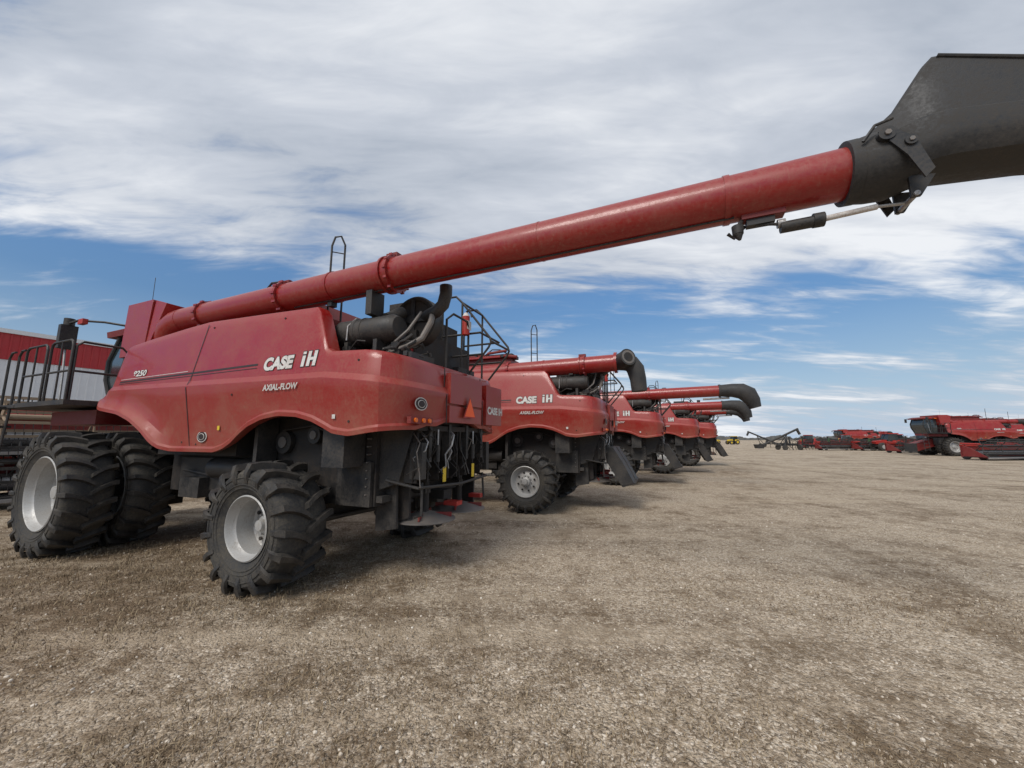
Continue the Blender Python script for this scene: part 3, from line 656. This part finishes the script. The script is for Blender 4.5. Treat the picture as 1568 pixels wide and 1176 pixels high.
sc_=N(n,'ShaderNodeMapRange'); n.links.new(ad3.outputs[0],sc_.inputs[0]); sc_.inputs[1].default_value=1.26; sc_.inputs[2].default_value=1.52; sc_.inputs[3].default_value=0; sc_.inputs[4].default_value=.92
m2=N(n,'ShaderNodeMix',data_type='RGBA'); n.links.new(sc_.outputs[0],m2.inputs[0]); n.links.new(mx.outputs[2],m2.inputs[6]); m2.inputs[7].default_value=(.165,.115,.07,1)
# tyre tracks running past the row of machines: packed lighter bands and scuffed darker ones
mp2=n.nodes.new('ShaderNodeMapping'); mp2.inputs['Rotation'].default_value=(0,0,R(-62)); mp2.inputs['Scale'].default_value=(.05,1.1,1); n.links.new(P,mp2.inputs[0])
wv=noi(1.3,4,.6,mp2.outputs[0])
wr_=ramp(n,wv.outputs[0],[(.50,0),(.64,.5)])
m3=N(n,'ShaderNodeMix',data_type='RGBA'); n.links.new(wr_.outputs[0],m3.inputs[0]); n.links.new(m2.outputs[2],m3.inputs[6]); m3.inputs[7].default_value=(.50,.405,.295,1)
wd_=ramp(n,wv.outputs[0],[(.34,.42),(.44,0)]); wdm=N(n,'ShaderNodeMath',operation='MULTIPLY'); n.links.new(wd_.outputs[0],wdm.inputs[0]); n.links.new(nc.outputs[0],wdm.inputs[1])
m4=N(n,'ShaderNodeMix',data_type='RGBA'); n.links.new(wdm.outputs[0],m4.inputs[0]); n.links.new(m3.outputs[2],m4.inputs[6]); m4.inputs[7].default_value=(.14,.10,.065,1)
n.links.new(m4.outputs[2],bs.inputs['Base Color']); bs.inputs['Roughness'].default_value=.95
bs.inputs['Specular IOR Level'].default_value=.15
hm=N(n,'ShaderNodeMath',operation='ADD'); n.links.new(v1.outputs['Distance'],hm.inputs[0]); n.links.new(v2.outputs['Distance'],hm.inputs[1])
bp=N(n,'ShaderNodeBump',Strength=.8,Distance=-.014); n.links.new(hm.outputs[0],bp.inputs['Height'])
bp2=N(n,'ShaderNodeBump',Strength=.7,Distance=.09); n.links.new(nb.outputs[0],bp2.inputs['Height']); n.links.new(bp.outputs[0],bp2.inputs['Normal'])
n.links.new(bp2.outputs[0],bs.inputs['Normal'])
gm.materials.append(m); link('gravel_ground',gm)
ico=bmesh.new(); bmesh.ops.create_icosphere(ico,subdivisions=1,radius=1); iv=np.array([v.co[:] for v in ico.verts]); ifc=np.array([[v.index for v in f.verts] for f in ico.faces]); ico.free()
K=18000
Y=1.2+ (np.random.rand(K)**1.7)*8; X=(np.random.rand(K)*2-1)*(1.5*Y+.6)
s=.004+.012*np.random.rand(K)**3
V=iv[None]*s[:,None,None]*(np.random.rand(K,1,3)*.6+.6)
V=V*(1+.3*(np.random.rand(K,len(iv),1)-.5))
V[:,:,0]+=X[:,None];V[:,:,1]+=Y[:,None];V[:,:,2]+=(s*.2)[:,None]
F=(ifc[None]+(np.arange(K)*len(iv))[:,None,None]).reshape(-1,3)
me=bpy.data.meshes.new('stones'); me.from_pydata(V.reshape(-1,3).tolist(),[],F.tolist())
m,n,bs=nt('stones')
gi=n.nodes.new('ShaderNodeNewGeometry')
r=ramp(n,gi.outputs['Random Per Island'],[(0,(.16,.13,.10)),(.25,(.36,.29,.21)),(.8,(.52,.43,.33)),(1,(.76,.69,.59))]); n.links.new(r.outputs[0],bs.inputs['Base Color']); bs.inputs['Roughness'].default_value=.9
me.materials.append(m); link('loose_gravel',me)
vs=[];fs=[]
random.seed(5)
def tuft(x,y,nb,hh,sp):
    for i in range(nb):
        a=random.random()*6.28; bx=x+random.gauss(0,sp); by=y+random.gauss(0,sp)
        L=hh*random.uniform(.4,1.2); lean=random.uniform(.3,1.8); w=.0022+.001*random.random()
        dx,dy=math.cos(a),math.sin(a); o=len(vs)
        z1=L*.5/(1+lean*.5); z2=L*.75/(1+lean)
        vs.extend([(bx-dy*w,by+dx*w,0),(bx+dy*w,by-dx*w,0),(bx+dx*L*.35*lean*.6+dy*w,by+dy*L*.35*lean*.6-dx*w,z1),(bx+dx*L*.35*lean*.6-dy*w,by+dy*L*.35*lean*.6+dx*w,z1),(bx+dx*L*lean*.7,by+dy*L*lean*.7,z2)])
        fs.append((o,o+1,o+2,o+3)); fs.append((o+3,o+2,o+4))
cnt=0
while cnt<4200:
    Yv=1.8+random.random()**1.4*18; Xv=random.uniform(-1.45,1.3)*Yv
    dens=noise.noise(Vector((Xv*.35,Yv*.5,0)))+.5*noise.noise(Vector((Xv*1.3,Yv*1.3,5)))
    bias=.28 if Xv<-1.2 else .0
    if dens+bias<random.uniform(0,.5): continue
    tuft(Xv,Yv,random.randint(4,16),random.uniform(.03,.07)*(1.4 if Xv<-1 else 1),.07); cnt+=1
ca,sa=math.cos(R(-23)),math.sin(R(-23))
for (lx,ly,rad) in((0,-1.5,.6),(-4.3,-1.8,.7),(-3.7,-1.2,.7),(-2,-1.2,1.1),(0,1.4,.8),(-1.5,-2.0,.8),(.8,-.5,.9),(-2.5,-2.2,.8),(-3.6,-3.0,.9)):
    for k in range(80):
        qx=lx+random.gauss(0,rad); qy=ly+random.gauss(0,rad*.6)
        tuft(X0+ca*qx-sa*qy,Y0+sa*qx+ca*qy,14,.11,.05)
me=bpy.data.meshes.new('grass'); me.from_pydata(vs,[],fs)
m,n,bs=nt('dry_grass'); gi=n.nodes.new('ShaderNodeNewGeometry')
r=ramp(n,gi.outputs['Random Per Island'],[(0,(.10,.068,.04)),(.5,(.22,.155,.092)),(1,(.42,.33,.21))]); n.links.new(r.outputs[0],bs.inputs['Base Color']); bs.inputs['Roughness'].default_value=.9
me.materials.append(m); link('dry_grass',me)
# ------------------------------------------------------------------ world
w=bpy.data.worlds.new('World'); scene.world=w; w.use_nodes=True; n=w.node_tree; bg=n.nodes['Background']
sky=n.nodes.new('ShaderNodeTexSky'); sky.sky_type='NISHITA'; sky.sun_disc=False
SEL,SAZ=R(46),R(212)
sky.sun_elevation=SEL; sky.sun_rotation=SAZ; sky.air_density=1.0; sky.dust_density=.6; sky.ozone_density=1.6
tc=n.nodes.new('ShaderNodeTexCoord'); sp=n.nodes.new('ShaderNodeSeparateXYZ'); n.links.new(tc.outputs['Generated'],sp.inputs[0])
def mth(op,a,b=None,c=None,clamp=False):
    x=n.nodes.new('ShaderNodeMath'); x.operation=op; x.use_clamp=clamp
    for i,v in enumerate((a,b,c)):
        if v is None: continue
        if isinstance(v,(int,float)): x.inputs[i].default_value=v
        else: n.links.new(v,x.inputs[i])
    return x.outputs[0]
zz=mth('MAXIMUM',sp.outputs[2],0.0); den=mth('ADD',zz,.13)
px=mth('DIVIDE',sp.outputs[0],den); py=mth('DIVIDE',sp.outputs[1],den)
cb=n.nodes.new('ShaderNodeCombineXYZ'); n.links.new(px,cb.inputs[0]); n.links.new(py,cb.inputs[1])
def wn(sc,det,ro,mapsc=(1,1,1),rot=0,loc=(0,0,0),dist=0):
    mp=n.nodes.new('ShaderNodeMapping'); mp.inputs['Scale'].default_value=mapsc; mp.inputs['Rotation'].default_value=(0,0,rot); mp.inputs['Location'].default_value=loc
    n.links.new(cb.outputs[0],mp.inputs[0]); x=N(n,'ShaderNodeTexNoise',Scale=sc,Detail=det,Roughness=ro,Distortion=dist); n.links.new(mp.outputs[0],x.inputs['Vector']); return x.outputs[0]
big=wn(.55,2,.5,(.7,1,1),R(20),(3.1,1.2,0))
med=wn(1.7,5,.56,(.45,1.2,1),R(-25),(0,4,0),.4)
fine=wn(6,5,.62,(.45,1.4,1),R(-32),(2,0,0),.5)
cr=ramp(n,sp.outputs[2],[(0.0,.54),(.07,.48),(.16,.34),(.24,.27),(.32,.40),(.40,.72),(.62,1.0)])
t=mth('MULTIPLY_ADD',sp.outputs[0],.08,cr.outputs[0])
t=mth('MULTIPLY_ADD',mth('SUBTRACT',big,.5),.75,t)
t=mth('MULTIPLY_ADD',mth('SUBTRACT',med,.5),1.3,t)
t=mth('MULTIPLY_ADD',mth('SUBTRACT',fine,.5),.70,t)
mr=n.nodes.new('ShaderNodeMapRange'); mr.interpolation_type='SMOOTHSTEP'; n.links.new(t,mr.inputs[0]); mr.inputs[1].default_value=.28; mr.inputs[2].default_value=.76; mr.inputs[3].default_value=0; mr.inputs[4].default_value=.96
shade=mth('MULTIPLY_ADD',med,.8,mth('MULTIPLY_ADD',big,.55,mth('MULTIPLY',fine,.25)))
cc=ramp(n,shade,[(.62,(4.2,4.7,5.5)),(.80,(6.1,6.5,7.2)),(.96,(8.9,9.1,9.4))])
hs=N(n,'ShaderNodeHueSaturation',Saturation=1.2,Value=1.0); n.links.new(sky.outputs[0],hs.inputs['Color'])
gr=ramp(n,sp.outputs[2],[(0,.30),(.07,.30),(.18,.38),(.45,.62)])
vm=n.nodes.new('ShaderNodeVectorMath'); vm.operation='SCALE'; n.links.new(hs.outputs[0],vm.inputs[0]); n.links.new(mth('MULTIPLY',gr.outputs[0],2.4),vm.inputs['Scale'])
# pale bluish haze near the horizon
hz=ramp(n,sp.outputs[2],[(0,.92),(.06,.72),(.16,.30),(.28,0)])
mh=N(n,'ShaderNodeMix',data_type='RGBA'); n.links.new(hz.outputs[0],mh.inputs[0]); n.links.new(vm.outputs[0],mh.inputs[6]); mh.inputs[7].default_value=(4.6,6.0,7.9,1)
mx=N(n,'ShaderNodeMix',data_type='RGBA'); n.links.new(mr.outputs[0],mx.inputs[0]); n.links.new(mh.outputs[2],mx.inputs[6]); n.links.new(cc.outputs[0],mx.inputs[7])
n.links.new(mx.outputs[2],bg.inputs[0]); bg.inputs[1].default_value=.1
sl=bpy.data.lights.new('sun','SUN'); sl.energy=2.3; sl.angle=R(24); sl.color=(1,.95,.88)
so=bpy.data.objects.new('sun',sl); scene.collection.objects.link(so)
dv=Vector((math.sin(SAZ)*math.cos(SEL),math.cos(SAZ)*math.cos(SEL),math.sin(SEL)))
so.rotation_euler=dv.to_track_quat('Z','Y').to_euler()
c=bpy.data.cameras.new('camera'); c.sensor_width=36; c.lens=36*589/1568; c.clip_end=6000; c.clip_start=.05
co=bpy.data.objects.new('camera',c); scene.collection.objects.link(co); co.location=(0,0,1.8); co.rotation_euler=(R(98.1),0,0)
scene.camera=co
